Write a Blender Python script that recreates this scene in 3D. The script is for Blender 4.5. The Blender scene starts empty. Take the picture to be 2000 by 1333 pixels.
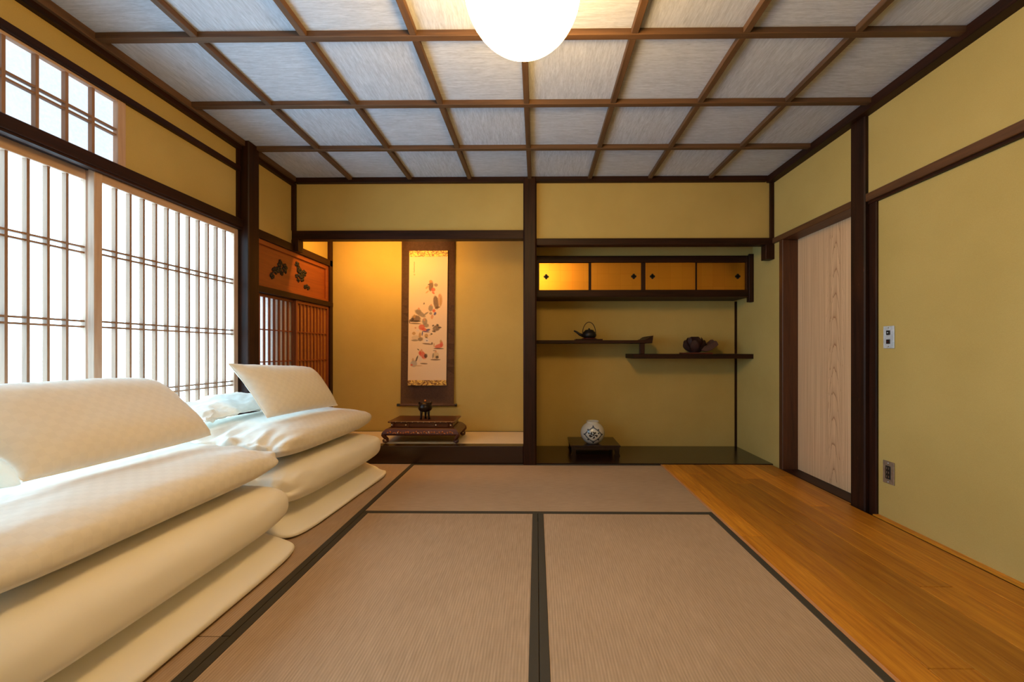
import bpy, bmesh, math, random
import numpy as np
from mathutils import Vector, Matrix, noise

random.seed(7)
S = bpy.context.scene
COL = S.collection

# ------------------------------------------------------------------ camera
cam_d = bpy.data.cameras.new('camera')
cam_d.sensor_width = 36.0
cam_d.lens = 785.0 / 2000.0 * 36.0
cam_d.shift_x = -40.0 / 2000.0
cam_d.shift_y = 18.5 / 2000.0
cam_d.clip_start = 0.02
cam = bpy.data.objects.new('camera', cam_d)
COL.objects.link(cam)
cam.location = (0, 0, 0.903)
cam.rotation_euler = (math.radians(90), 0, 0.0102)
S.camera = cam

# ------------------------------------------------------------------ world / exposure
wd = bpy.data.worlds.new('world')
S.world = wd
wd.use_nodes = True
wd.node_tree.nodes['Background'].inputs[0].default_value = (0.75, 0.87, 1.0, 1)
wd.node_tree.nodes['Background'].inputs[1].default_value = 2.6
S.view_settings.view_transform = 'Standard'
S.view_settings.look = 'None'
S.view_settings.gamma = 1.0
S.view_settings.use_curve_mapping = False
S.view_settings.exposure = 1.55
S.cycles.max_bounces = 8
S.cycles.diffuse_bounces = 5
S.cycles.glossy_bounces = 3
S.cycles.transmission_bounces = 2
S.cycles.caustics_reflective = False
S.cycles.caustics_refractive = False
S.cycles.sample_clamp_indirect = 6.0

PAPER_GLOW = 2.7        # daylight carried by the shoji paper
TRANSOM_GLOW = 0.30
LAMP_GLOW = 15.5
ALCOVE_WATT = 4.6

# ------------------------------------------------------------------ helpers: materials
def lin(r, g, b):
    f = lambda c: (c / 255 / 12.92) if c / 255 <= 0.04045 else ((c / 255 + 0.055) / 1.055) ** 2.4
    return (f(r), f(g), f(b), 1.0)

class NT:
    def __init__(s, name):
        s.m = bpy.data.materials.new(name); s.m.use_nodes = True
        s.t = s.m.node_tree; s.n = s.t.nodes; s.n.clear()
        s.out = s.n.new('ShaderNodeOutputMaterial')
        s.b = s.n.new('ShaderNodeBsdfPrincipled')
        s.t.links.new(s.b.outputs[0], s.out.inputs[0])
    def add(s, ty, **kw):
        nd = s.n.new('ShaderNode' + ty)
        for k, v in kw.items():
            if k.startswith('i_'):
                key = k[2:]
                key = int(key) if key.isdigit() else key.replace('_', ' ')
                nd.inputs[key].default_value = v
            else:
                setattr(nd, k, v)
        return nd
    def lk(s, a, b): s.t.links.new(a, b)
    def math(s, op, a, b=None):
        nd = s.n.new('ShaderNodeMath'); nd.operation = op
        for i, v in enumerate((a, b)):
            if v is None: continue
            if isinstance(v, (int, float)): nd.inputs[i].default_value = v
            else: s.lk(v, nd.inputs[i])
        return nd.outputs[0]
    def ramp(s, src, stops):
        nd = s.n.new('ShaderNodeValToRGB')
        e = nd.color_ramp.elements
        while len(e) < len(stops): e.new(0.5)
        for el, (p, c) in zip(e, stops):
            el.position = p; el.color = c if len(c) == 4 else (*c, 1)
        s.lk(src, nd.inputs[0]); return nd.outputs[0]
    def mix(s, fac, a, b, mode='MIX'):
        nd = s.n.new('ShaderNodeMix'); nd.data_type = 'RGBA'; nd.blend_type = mode
        for inp, v in ((nd.inputs[0], fac), (nd.inputs[6], a), (nd.inputs[7], b)):
            if isinstance(v, (int, float, tuple)): inp.default_value = v
            else: s.lk(v, inp)
        return nd.outputs[2]
    def coords(s, scale=(1, 1, 1), rnd=True, rot=(0, 0, 0)):
        tc = s.n.new('ShaderNodeTexCoord'); src = tc.outputs['Object']
        if rnd:
            oi = s.n.new('ShaderNodeObjectInfo')
            va = s.n.new('ShaderNodeVectorMath'); va.operation = 'ADD'
            cb = s.n.new('ShaderNodeCombineXYZ')
            k = s.math('MULTIPLY', oi.outputs['Random'], 37.0)
            for i in range(3): s.lk(k, cb.inputs[i])
            s.lk(src, va.inputs[0]); s.lk(cb.outputs[0], va.inputs[1]); src = va.outputs[0]
        mp = s.n.new('ShaderNodeMapping'); mp.inputs['Scale'].default_value = scale
        mp.inputs['Rotation'].default_value = rot
        s.lk(src, mp.inputs[0]); return mp.outputs[0]
    def noise(s, vec, scale, detail=4, rough=0.55, dist=0.0):
        nd = s.add('TexNoise'); nd.inputs['Scale'].default_value = scale
        nd.inputs['Detail'].default_value = detail; nd.inputs['Roughness'].default_value = rough
        nd.inputs['Distortion'].default_value = dist
        s.lk(vec, nd.inputs['Vector']); return nd.outputs['Fac']
    def bump(s, h, strength=0.2, dist=0.002):
        nd = s.add('Bump'); nd.inputs['Strength'].default_value = strength
        nd.inputs['Distance'].default_value = dist
        s.lk(h, nd.inputs['Height']); s.lk(nd.outputs[0], s.b.inputs['Normal'])
    def base(s, c):
        if isinstance(c, tuple): s.b.inputs['Base Color'].default_value = c
        else: s.lk(c, s.b.inputs['Base Color'])
    def rough(s, r): s.b.inputs['Roughness'].default_value = r

_MC = {}
def wood(key, c1, c2, axis, rough=0.5, fine=1.0, bump=0.12, vary=0.0, coat=0.0, spec=0.5):
    k = (key, axis)
    if k in _MC: return _MC[k]
    t = NT(key + '_grain_' + axis)
    sc = [9.0 * fine] * 3; sc['xyz'.index(axis)] = 0.55 * fine
    v = t.coords(tuple(sc))
    a = t.noise(v, 3.0, 6, 0.6, 0.7)
    b = t.noise(v, 11.0, 4, 0.6, 0.3)
    h = t.math('ADD', t.math('MULTIPLY', a, 0.65), t.math('MULTIPLY', b, 0.35))
    c = t.ramp(h, [(0.32, c1), (0.68, c2)])
    if vary:
        oi = t.add('ObjectInfo')
        dk = t.ramp(oi.outputs['Random'], [(0.0, (1 - vary, 1 - vary, 1 - vary, 1)), (1.0, (1.0, 1.0, 1.0, 1))])
        c = t.mix(1.0, c, dk, 'MULTIPLY')
    t.base(c); t.rough(rough)
    t.b.inputs['Specular IOR Level'].default_value = spec
    if coat: t.b.inputs['Coat Weight'].default_value = coat; t.b.inputs['Coat Roughness'].default_value = 0.25
    t.bump(h, bump, 0.0015)
    _MC[k] = t.m
    return t.m

def dark(axis): return wood('dark_stained_wood', lin(22, 10, 5), lin(58, 28, 14), axis, 0.5, spec=0.22)
def brown(axis): return wood('brown_batten_wood', lin(66, 44, 27), lin(108, 76, 48), axis, 0.6)
def cedar(axis): return wood('pale_cedar', lin(178, 144, 120), lin(208, 176, 152), axis, 0.6)
def barwood(axis): return wood('shoji_bar_wood', lin(128, 94, 70), lin(158, 120, 92), axis, 0.6)
def lattice(axis): return wood('reddish_lattice_wood', lin(104, 48, 20), lin(142, 74, 34), axis, 0.5)
def redwood(axis): return wood('red_brown_carved_wood', lin(52, 20, 10), lin(96, 44, 20), axis, 0.32, coat=0.3)
def lacquer(axis): return wood('dark_lacquered_wood', lin(24, 11, 8), lin(44, 20, 13), axis, 0.25, coat=0.4)
def plankm(axis): return wood('oak_plank', lin(186, 106, 18), lin(246, 170, 52), axis, 0.42, fine=1.6, bump=0.06, vary=0.48)

def worn(axis='z'):
    t = NT('scuffed_dark_pillar_wood')
    v = t.coords((9, 9, 0.6))
    a = t.noise(v, 3.0, 6, 0.6, 0.7)
    c = t.ramp(a, [(0.32, lin(20, 10, 6)), (0.68, lin(54, 28, 16))])
    sp = t.noise(t.coords((3, 3, 1)), 34.0, 5, 0.7, 0.4)
    f = t.ramp(sp, [(0.64, (0, 0, 0, 1)), (0.72, (0.55, 0.55, 0.55, 1))])
    t.base(t.mix(f, c, lin(118, 70, 38))); t.rough(0.5); t.b.inputs['Specular IOR Level'].default_value = 0.22; t.bump(a, 0.2, 0.002); return t.m

def m_plaster(name, c1, c2):
    t = NT(name)
    v = t.coords(rnd=False)
    n1 = t.noise(v, 2.2, 4); n2 = t.noise(v, 420.0, 2)
    h = t.math('ADD', t.math('MULTIPLY', n1, 0.6), t.math('MULTIPLY', n2, 0.4))
    t.base(t.ramp(h, [(0.35, c1), (0.65, c2)])); t.rough(0.92)
    t.bump(n2, 0.25, 0.001); return t.m

def m_plain(name, c, rough=0.5, metal=0.0, coat=0.0, spec=None):
    t = NT(name)
    v = t.coords()
    n = t.noise(v, 60.0, 3)
    c2 = tuple(min(1.0, x * 1.18) for x in c[:3]) + (1,)
    c1 = tuple(x * 0.85 for x in c[:3]) + (1,)
    t.base(t.ramp(n, [(0.3, c1), (0.7, c2)])); t.rough(rough)
    t.b.inputs['Metallic'].default_value = metal
    t.b.inputs['Coat Weight'].default_value = coat
    return t.m

def m_tatami(axis, lo=(156, 130, 104), hi=(192, 164, 136)):
    """woven rush: ribs running along `axis`"""
    t = NT('woven_rush_' + axis)
    v = t.coords(rnd=False)
    sep = t.add('SeparateXYZ'); t.lk(v, sep.inputs[0])
    ac = sep.outputs['Y' if axis == 'x' else 'X']; al = sep.outputs['X' if axis == 'x' else 'Y']
    rib = t.math('SINE', t.math('MULTIPLY', ac, 2 * math.pi / 0.0095))
    knot = t.math('SINE', t.math('MULTIPLY', al, 2 * math.pi / 0.005))
    sc = (180, 14, 1) if axis == 'y' else (14, 180, 1)
    n1 = t.noise(t.coords(sc), 1.0, 3)
    n2 = t.noise(t.coords((1, 1, 1)), 1.6, 3)
    h = t.math('ADD', t.math('MULTIPLY', rib, 0.10), t.math('MULTIPLY', knot, 0.05))
    h = t.math('ADD', h, t.math('MULTIPLY', n1, 0.5))
    h = t.math('ADD', h, t.math('MULTIPLY', n2, 0.35))
    t.base(t.ramp(h, [(0.2, lin(*lo)), (0.66, lin(*hi))]))
    t.rough(0.7); t.bump(h, 0.3, 0.001); return t.m

def m_border():
    t = NT('olive_cloth_border')
    n = t.noise(t.coords((1, 1, 1)), 900.0, 2)
    t.base(t.ramp(n, [(0.3, lin(52, 46, 36)), (0.7, lin(70, 62, 48))])); t.rough(0.85); t.bump(n, 0.2, 0.0005); return t.m

def m_linen(name, check, c=(248, 244, 236)):
    t = NT(name)
    v = t.coords(rnd=False)
    n = t.noise(v, 700.0, 2)
    base = lin(*c)
    if check:
        uv = t.add('UVMap')
        ck = t.add('TexChecker'); ck.inputs['Scale'].default_value = 1.0
        t.lk(uv.outputs[0], ck.inputs['Vector'])
        lo = tuple(x * 0.972 for x in base[:3]) + (1,)
        t.base(t.mix(ck.outputs['Fac'], base, lo))
        r = t.math('ADD', t.math('MULTIPLY', ck.outputs['Fac'], 0.12), 0.6)
        t.lk(r, t.b.inputs['Roughness'])
    else:
        t.base(base); t.rough(0.8)
    t.bump(n, 0.12, 0.0006); return t.m

def m_glow(name, c, strength):
    t = NT(name)
    n = t.noise(t.coords(), 90.0, 4)
    t.base(t.ramp(n, [(0.3, (0.72, 0.73, 0.74, 1)), (0.7, (0.85, 0.86, 0.86, 1))]))
    t.rough(0.9)
    t.b.inputs['Emission Color'].default_value = (*c, 1)
    t.b.inputs['Emission Strength'].default_value = strength
    return t.m

def m_ceiling(axis):
    t = NT('woven_ceiling_cloth_' + axis)
    sc = (6, 60, 6) if axis == 'x' else (60, 6, 6)
    v = t.coords(sc)
    a = t.noise(v, 1.6, 6, 0.65, 0.8)
    b = t.noise(t.coords((260, 40, 1) if axis == 'y' else (40, 260, 1)), 1.0, 2)
    h = t.math('ADD', t.math('MULTIPLY', a, 0.7), t.math('MULTIPLY', b, 0.3))
    t.base(t.ramp(h, [(0.33, lin(170, 175, 188)), (0.66, lin(210, 215, 228))]))
    t.rough(0.85); t.bump(h, 0.3, 0.002); return t.m

def m_cedar_door():
    t = NT('cedar_board_arched_grain')
    tc = t.add('TexCoord'); sep = t.add('SeparateXYZ'); t.lk(tc.outputs['Object'], sep.inputs[0])
    nz = t.noise(t.coords((1, 14, 1.2), rnd=False), 2.0, 3)
    y = t.math('ADD', sep.outputs['Y'], t.math('MULTIPLY', t.math('SUBTRACT', nz, 0.5), 0.05))
    y = t.math('ADD', y, t.math('MULTIPLY', sep.outputs['Z'], 0.012))
    d = t.math('ABSOLUTE', t.math('SUBTRACT', y, -0.03))
    d = t.math('MINIMUM', d, t.math('ABSOLUTE', t.math('SUBTRACT', y, -0.30)))
    f = t.math('ADD', sep.outputs['Z'], t.math('MULTIPLY', t.math('MULTIPLY', d, d), 110.0))
    f = t.math('ADD', f, t.math('MULTIPLY', nz, 0.12))
    ph = t.math('FRACT', t.math('MULTIPLY', f, 6.0))
    line = t.ramp(ph, [(0.0, (1, 1, 1, 1)), (0.10, (0.25, 0.25, 0.25, 1)), (0.45, (0, 0, 0, 1)), (1.0, (0.0, 0.0, 0.0, 1))])
    near = t.ramp(d, [(0.0, (0.85, 0.85, 0.85, 1)), (0.06, (0.6, 0.6, 0.6, 1)), (0.10, (0.12, 0.12, 0.12, 1))])
    streak = t.noise(t.coords((1, 60, 0.7), rnd=False), 1.6, 5)
    c = t.ramp(streak, [(0.3, lin(206, 162, 122)), (0.7, lin(236, 198, 156))])
    fac = t.math('MULTIPLY', line, near)
    t.base(t.mix(fac, c, lin(146, 78, 36))); t.rough(0.55)
    return t.m

def m_gold():
    t = NT('gold_leaf')
    br = t.add('TexBrick'); br.inputs['Scale'].default_value = 9.0
    br.inputs['Color1'].default_value = lin(224, 158, 56); br.inputs['Color2'].default_value = lin(219, 152, 52)
    br.inputs['Mortar'].default_value = lin(208, 140, 44); br.inputs['Mortar Size'].default_value = 0.008
    br.offset = 0.0; br.inputs['Brick Width'].default_value = 0.9; br.inputs['Row Height'].default_value = 0.9
    t.lk(t.coords((1, 1, 1), rot=(math.radians(90), 0, 0)), br.inputs['Vector'])
    t.base(br.outputs[0]); t.b.inputs['Metallic'].default_value = 0.9; t.rough(0.34)
    t.bump(t.noise(t.coords(), 25.0, 4), 0.15, 0.002); return t.m

def m_attr(name, rough=0.8, coat=0.0):
    t = NT(name)
    a = t.add('VertexColor'); a.layer_name = 'Col'
    n = t.noise(t.coords(), 500.0, 2)
    sh = t.ramp(n, [(0.3, (0.94, 0.94, 0.94, 1)), (0.7, (1, 1, 1, 1))])
    t.base(t.mix(1.0, a.outputs[0], sh, 'MULTIPLY')); t.rough(rough)
    t.b.inputs['Coat Weight'].default_value = coat; t.b.inputs['Coat Roughness'].default_value = 0.08
    return t.m

def m_brocade():
    t = NT('gold_brocade')
    n = t.noise(t.coords((1.0, 1, 1.6)), 38.0, 3, 0.5, 1.4)
    t.base(t.ramp(n, [(0.42, lin(120, 72, 20)), (0.56, lin(232, 186, 84))])); t.rough(0.45)
    return t.m

PLASTER = m_plaster('ochre_plaster', lin(182, 156, 88), lin(194, 168, 100))
PLASTER_OCHRE = PLASTER
TAT_Y = m_tatami('y'); TAT_X = m_tatami('x'); BORDER = m_border()
LINEN = m_linen('white_cotton_sheet', False); DAMASK = m_linen('white_check_damask', True, (236, 230, 220))
CEIL_X = m_ceiling('x'); CEIL_Y = m_ceiling('y')
GOLD = m_gold(); DOORM = m_cedar_door(); BROCADE = m_brocade()
PAPER = m_glow('daylit_shoji_paper', (0.42, 0.75, 1.0), PAPER_GLOW)
PAPER_HIGH = m_glow('daylit_transom_paper', (0.52, 0.84, 1.15), TRANSOM_GLOW)
def m_thin_paper():
    t = NT('thin_translucent_paper')
    d = t.add('BsdfDiffuse'); tr_ = t.add('BsdfTranslucent'); mx = t.add('MixShader')
    n = t.noise(t.coords(), 90.0, 3)
    c = t.ramp(n, [(0.3, lin(196, 176, 140)), (0.7, lin(214, 196, 160))])
    t.lk(c, d.inputs[0]); t.lk(t.ramp(n, [(0.3, lin(214, 218, 220)), (0.7, lin(230, 234, 236))]), tr_.inputs[0])
    mx.inputs[0].default_value = 0.6
    t.lk(d.outputs[0], mx.inputs[1]); t.lk(tr_.outputs[0], mx.inputs[2]); t.lk(mx.outputs[0], t.out.inputs[0])
    return t.m
PAPER_DIM = m_thin_paper()
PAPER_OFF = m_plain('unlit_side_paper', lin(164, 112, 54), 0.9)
IRON = m_plain('black_cast_iron', lin(30, 26, 26), 0.45, 0.3)
BRONZE = m_plain('dark_bronze', lin(44, 34, 30), 0.3, 0.7)
BLACK = m_plain('black_metal', lin(14, 12, 12), 0.45)
SILK = m_plain('taupe_silk_mount', lin(96, 68, 58), 0.75)
PEARL = m_plain('pearl_inlay', lin(214, 190, 170), 0.2, 0.0, 0.5)
COPPER = m_plain('gilt_inlay', lin(170, 100, 44), 0.35, 0.5)
STEEL = m_plain('brushed_steel', lin(196, 204, 214), 0.4, 0.15)
STEEL_BROWN = m_plain('bronzed_steel', lin(150, 132, 112), 0.35, 0.4)
REDLAC = m_plain('red_lacquer', lin(96, 22, 14), 0.3, 0.0, 0.4)
CARVED = m_plain('dark_purple_brown_carving', lin(82, 54, 50), 0.45)
TRANSOM = wood('orange_brown_board', lin(122, 56, 22), lin(152, 78, 34), 'y', 0.5)

# ------------------------------------------------------------------ helpers: objects
WL = {}
def tag(o, label=None, cat=None, group=None, kind=None):
    if label: o['label'] = label
    if cat: o['category'] = cat
    if group: o['group'] = group
    if kind: o['kind'] = kind
    return o

def empty(name, loc, label, cat, group=None, kind=None):
    o = bpy.data.objects.new(name, None); COL.objects.link(o)
    o.empty_display_size = 0.05
    o.location = loc; WL[o.name] = Vector(loc)
    return tag(o, label, cat, group, kind)

def mk(name, bm, mat, parent=None, smooth=False, angle=None):
    """bm is in world coordinates; becomes one mesh object"""
    bm.normal_update()
    vs = [v.co for v in bm.verts]
    lo = Vector((min(v.x for v in vs), min(v.y for v in vs), min(v.z for v in vs)))
    hi = Vector((max(v.x for v in vs), max(v.y for v in vs), max(v.z for v in vs)))
    org = Vector(((lo.x + hi.x) / 2, (lo.y + hi.y) / 2, lo.z))
    bmesh.ops.translate(bm, verts=bm.verts, vec=-org)
    me = bpy.data.meshes.new(name); bm.to_mesh(me); bm.free()
    if smooth:
        for p in me.polygons: p.use_smooth = True
    me.materials.append(mat)
    o = bpy.data.objects.new(name, me); COL.objects.link(o)
    WL[o.name] = org
    if parent is not None:
        o.parent = parent; o.location = org - WL[parent.name]
    else:
        o.location = org
    return o

def nb(): return bmesh.new()

def abox(bm, x0, x1, y0, y1, z0, z1, bev=0.0):
    vs = [bm.verts.new(p) for p in ((x0, y0, z0), (x1, y0, z0), (x1, y1, z0), (x0, y1, z0),
                                    (x0, y0, z1), (x1, y0, z1), (x1, y1, z1), (x0, y1, z1))]
    fs = [bm.faces.new([vs[i] for i in q]) for q in ((0, 3, 2, 1), (4, 5, 6, 7), (0, 1, 5, 4), (1, 2, 6, 5), (2, 3, 7, 6), (3, 0, 4, 7))]
    if bev:
        es = list({e for f in fs for e in f.edges})
        bmesh.ops.bevel(bm, geom=es, offset=bev, segments=1, affect='EDGES', profile=0.5)
    return vs

def box(name, x0, x1, y0, y1, z0, z1, mat, parent=None, bev=0.0015):
    bm = nb(); abox(bm, x0, x1, y0, y1, z0, z1, bev)
    return mk(name, bm, mat, parent)

def lathe(bm, prof, cx, cy, cz=0.0, seg=32):
    rings = []
    for r, z in prof:
        if r < 1e-5:
            rings.append([bm.verts.new((cx, cy, cz + z))])
        else:
            rings.append([bm.verts.new((cx + r * math.cos(2 * math.pi * k / seg), cy + r * math.sin(2 * math.pi * k / seg), cz + z)) for k in range(seg)])
    for a, b in zip(rings, rings[1:]):
        for k in range(seg):
            k2 = (k + 1) % seg
            if len(a) == 1 and len(b) == 1: continue
            if len(a) == 1: bm.faces.new((a[0], b[k2], b[k]))
            elif len(b) == 1: bm.faces.new((a[k], a[k2], b[0]))
            else: bm.faces.new((a[k], a[k2], b[k2], b[k]))
    return rings

def tube(bm, pts, rad, seg=8):
    pts = [Vector(p) for p in pts]
    if isinstance(rad, (int, float)): rad = [rad] * len(pts)
    rings = []; prev = None
    for i, p in enumerate(pts):
        d = (pts[min(i + 1, len(pts) - 1)] - pts[max(i - 1, 0)]).normalized()
        if prev is None:
            u = d.orthogonal().normalized()
        else:
            u = (prev - d * prev.dot(d)).normalized()
        prev = u; w = d.cross(u)
        rings.append([bm.verts.new(p + (u * math.cos(2 * math.pi * k / seg) + w * math.sin(2 * math.pi * k / seg)) * rad[i]) for k in range(seg)])
    for a, b in zip(rings, rings[1:]):
        for k in range(seg):
            k2 = (k + 1) % seg
            bm.faces.new((a[k], a[k2], b[k2], b[k]))
    bm.faces.new(rings[0][::-1]); bm.faces.new(rings[-1])

def prism(bm, poly, axis, a0, a1):
    """poly: 2-D outline extruded along axis from a0 to a1"""
    def P(p, a):
        return {'x': (a, p[0], p[1]), 'y': (p[0], a, p[1]), 'z': (p[0], p[1], a)}[axis]
    A = [bm.verts.new(P(p, a0)) for p in poly]; B = [bm.verts.new(P(p, a1)) for p in poly]
    n = len(poly)
    for i in range(n):
        bm.faces.new((A[i], A[(i + 1) % n], B[(i + 1) % n], B[i]))
    bm.faces.new(A[::-1]); bm.faces.new(B)
    bmesh.ops.recalc_face_normals(bm, faces=bm.faces)

# =================================================================== SETTING
# key planes (metres): left wall -1.95, right wall 1.87, alcove front 3.19, alcove back 3.78
XL, XR, YF, YB, YR = -1.95, 1.87, 3.19, 3.78, -1.15
ZC = 2.25

# ---- floor
floor = box('floor', -2.05, 2.05, YR, YB + 0.05, -0.12, -0.046, wood('rough_subfloor', lin(90, 66, 44), lin(110, 82, 56), 'y'), None, 0)
tag(floor, 'wooden room floor carrying tatami and oak boards', 'floor', kind='structure')
seams = [0.994, 1.111, 1.243, 1.354, 1.464, 1.592, 1.706, 1.836]
joints = [[2.60, 1.97, 0.35], [2.95, 1.153, -0.2], [2.10, 0.8], [2.75, 0.25], [1.551, 2.85, 0.1], [2.35, 0.6], [2.9, 1.30, 0.0]]
for i in range(7):
    ys = [YR] + sorted(joints[i]) + [YF + 0.005]
    for a, b in zip(ys, ys[1:]):
        dz = random.uniform(-0.0008, 0.0)
        box('plank', seams[i] + 0.0008, seams[i + 1] - 0.0008, a + 0.0008, b - 0.0008, -0.0455, dz, plankm('y'), floor, 0.0018)
box('edge_strip', 0.979, 0.9935, YR, YF, -0.0455, 0.001, wood('pale_edge_strip', lin(190, 130, 84), lin(210, 154, 108), 'y'), floor)
box('threshold_strip', 1.8525, 1.93, YR, 2.235, -0.0455, 0.001, plankm('y'), floor, 0.001)
box('track_groove', 1.8365, 1.8520, YR, 2.28, -0.0455, -0.006, dark('y'), floor, 0)
box('sill', 1.858, 1.98, 2.385, 3.06, -0.0455, 0.004, dark('y'), floor)
box('plank', 1.8365, 1.857, 2.385, YF, -0.0455, 0.0, plankm('y'), floor, 0.001)
box('alcove_board', -0.02, XR, YF + 0.006, YB, -0.0455, 0.006, lacquer('x'), floor)
box('alcove_base', -1.96, -0.05, YF + 0.09, YB, -0.0455, 0.118, dark('x'), floor)

# ---- tatami mats
def tatami(x0, x1, y0, y1, along, label, z=0.0, th=0.0452):
    bw = 0.029
    t = empty('tatami_mat', ((x0 + x1) / 2, (y0 + y1) / 2, z - th), label, 'tatami mat', 'tatami mats on the floor')
    g = 0.0012
    x0 += g; x1 -= g; y0 += g; y1 -= g
    if along == 'y':
        box('woven_surface', x0 + bw, x1 - bw, y0, y1, z - th, z, TAT_Y, t, 0.001)
        box('cloth_border', x0, x0 + bw, y0, y1, z - th, z + 0.0015, BORDER, t, 0.001)
        box('cloth_border', x1 - bw, x1, y0, y1, z - th, z + 0.0015, BORDER, t, 0.001)
    else:
        box('woven_surface', x0, x1, y0 + bw, y1 - bw, z - th, z, TAT_X, t, 0.001)
        box('cloth_border', x0, x1, y0, y0 + bw, z - th, z + 0.0015, BORDER, t, 0.001)
        box('cloth_border', x0, x1, y1 - bw, y1, z - th, z + 0.0015, BORDER, t, 0.001)
    return t
XA, XM, XB = -0.967, 0.008, 0.978
tatami(XA, XB, 2.222, YF - 0.002, 'x', 'tan tatami mat laid crosswise in front of the two alcoves')
tatami(XA, XM, 0.30, 2.222, 'y', 'tan tatami mat in the middle of the floor, beside the bedding')
tatami(XM, XB, 0.30, 2.222, 'y', 'tan tatami mat in the middle of the floor, beside the oak boards')
tatami(XL + 0.005, XA, 1.258, YF - 0.002, 'y', 'tatami mat under the farther bedding stack, reaching the scroll alcove')
tatami(XL + 0.005, XA, -0.66, 1.258, 'y', 'tatami mat under the nearer bedding stack by the shoji')
tatami(XA, XB, -0.66, 0.30, 'x', 'tan tatami mat laid crosswise nearest the camera')
tatami(XL + 0.005, XB, YR, -0.66, 'x', 'tan tatami mat along the rear wall')

# ---- ceiling
ceiling = empty('ceiling', (0, 1, 2.25), 'coffered ceiling of grey woven panels between brown battens', 'ceiling', kind='structure')
box('ceiling_slab', -2.05, 2.05, YR - 0.05, YB + 0.05, 2.42, 2.46, dark('x'), ceiling, 0)
GX = [-1.945 + i * 0.4725 for i in range(9)]
GY = [3.175 - 0.482 * j for j in range(10)]
for i in range(8):
    for j in range(9):
        box('ceiling_panel', GX[i], GX[i + 1], max(GY[j + 1], YR), GY[j], 2.276, 2.29, CEIL_X if (i + j) % 2 else CEIL_Y, ceiling, 0)
for j in range(1, 9):
    box('batten', -1.93, 1.82, GY[j] - 0.016, GY[j] + 0.016, 2.249, 2.2765, brown('x'), ceiling, 0.002)
for i in range(1, 8):
    for j in range(9):
        box('batten', GX[i] - 0.015, GX[i] + 0.015, max(GY[j + 1] + 0.0162, YR), GY[j] - 0.0162, 2.2505, 2.2765, brown('y'), ceiling, 0.002)
box('cornice', -2.0, -1.922, YR, YF, 2.212, 2.2768, dark('y'), ceiling, 0.003)
box('cornice_fillet', -1.9218, -1.902, YR, YF - 0.03, 2.238, 2.2766, brown('y'), ceiling, 0.002)
box('cornice', 1.812, 1.93, YR, YF, 2.224, 2.2768, dark('y'), ceiling, 0.003)
box('cornice', -1.922, 1.812, YF - 0.022, YF + 0.05, 2.235, 2.2768, dark('x'), ceiling, 0.003)
box('alcove_ceiling', -2.0, 1.93, YF + 0.05, YB + 0.04, 2.30, 2.34, cedar('x'), ceiling, 0)

# ---- walls
wl = empty('wall_left', (XL, 1, 0), 'ochre plaster wall with dark rails above the shoji', 'wall', kind='structure')
wr = empty('wall_right', (XR, 1, 0), 'ochre plaster wall with dark rail beside the cedar door', 'wall', kind='structure')
wb = empty('wall_back', (0, YF, 0), 'ochre plaster wall with two alcoves and dark beams', 'wall', kind='structure')
box('wall_rear', -2.0, 1.95, YR - 0.05, YR, -0.12, 2.42, PLASTER, None, 0)
tag(bpy.data.objects['wall_rear'], 'plain ochre plaster wall closing the room', 'wall', kind='structure')

# left wall
box('plaster', -2.03, XL, YR, 2.62, 2.103, 2.42, PLASTER, wl, 0)
box('plaster', -2.03, XL, 1.884, 2.62, 1.756, 2.071, PLASTER, wl, 0)
box('plaster', -2.03, XL, 2.70, YF, 1.746, 2.42, PLASTER, wl, 0)
box('plaster', -2.03, XL, YF, YB, 1.746, 2.42, PLASTER, wl, 0)
box('plaster', -2.03, XL, 2.70, YB, -0.05, 0.30, PLASTER, wl, 0)
box('lintel', -2.05, -1.912, YR, 2.605, 1.702, 1.757, dark('y'), wl, 0.003)
box('lintel_lip', -1.95, -1.918, YR, 2.605, 1.692, 1.7018, dark('y'), wl, 0.001)
box('rail', -2.04, -1.928, YR, 2.605, 2.070, 2.104, dark('y'), wl, 0.002)
box('sill_rail', -2.05, -1.92, YR, 2.605, -0.05, 0.03, dark('y'), wl, 0.002)
box('lintel', -2.04, -1.925, 2.705, YB, 1.69, 1.747, dark('y'), wl, 0.002)
box('rail', -2.04, -1.922, 2.705, YB, 1.312, 1.356, dark('y'), wl, 0.003)
box('corner_strip', -1.949, -1.935, 2.585, 2.606, 1.757, 2.212, dark('z'), wl, 0)
box('corner_strip', -1.98, -1.925, YB - 0.05, YB - 0.001, 0.14, 2.30, dark('z'), wl, 0.001)
box('added_light_block', -2.12, -2.045, 2.95, YB + 0.05, -0.1, 1.31, PLASTER, wl, 0)  # added unseen slab that keeps daylight off the farther part of the side paper
box('added_light_block', -2.12, -1.99, 3.20, 3.24, 0.30, 1.31, dark('z'), wl, 0)  # added unseen strip behind the joint of the two side screens
# main pillar
p = box('trim_1', -2.03, -1.878, 2.603, 2.706, -0.046, 2.2768, dark('z'), None, 0.006)
tag(p, 'dark wooden pillar beside the shoji on the window wall', 'pillar', kind='structure')

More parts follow.
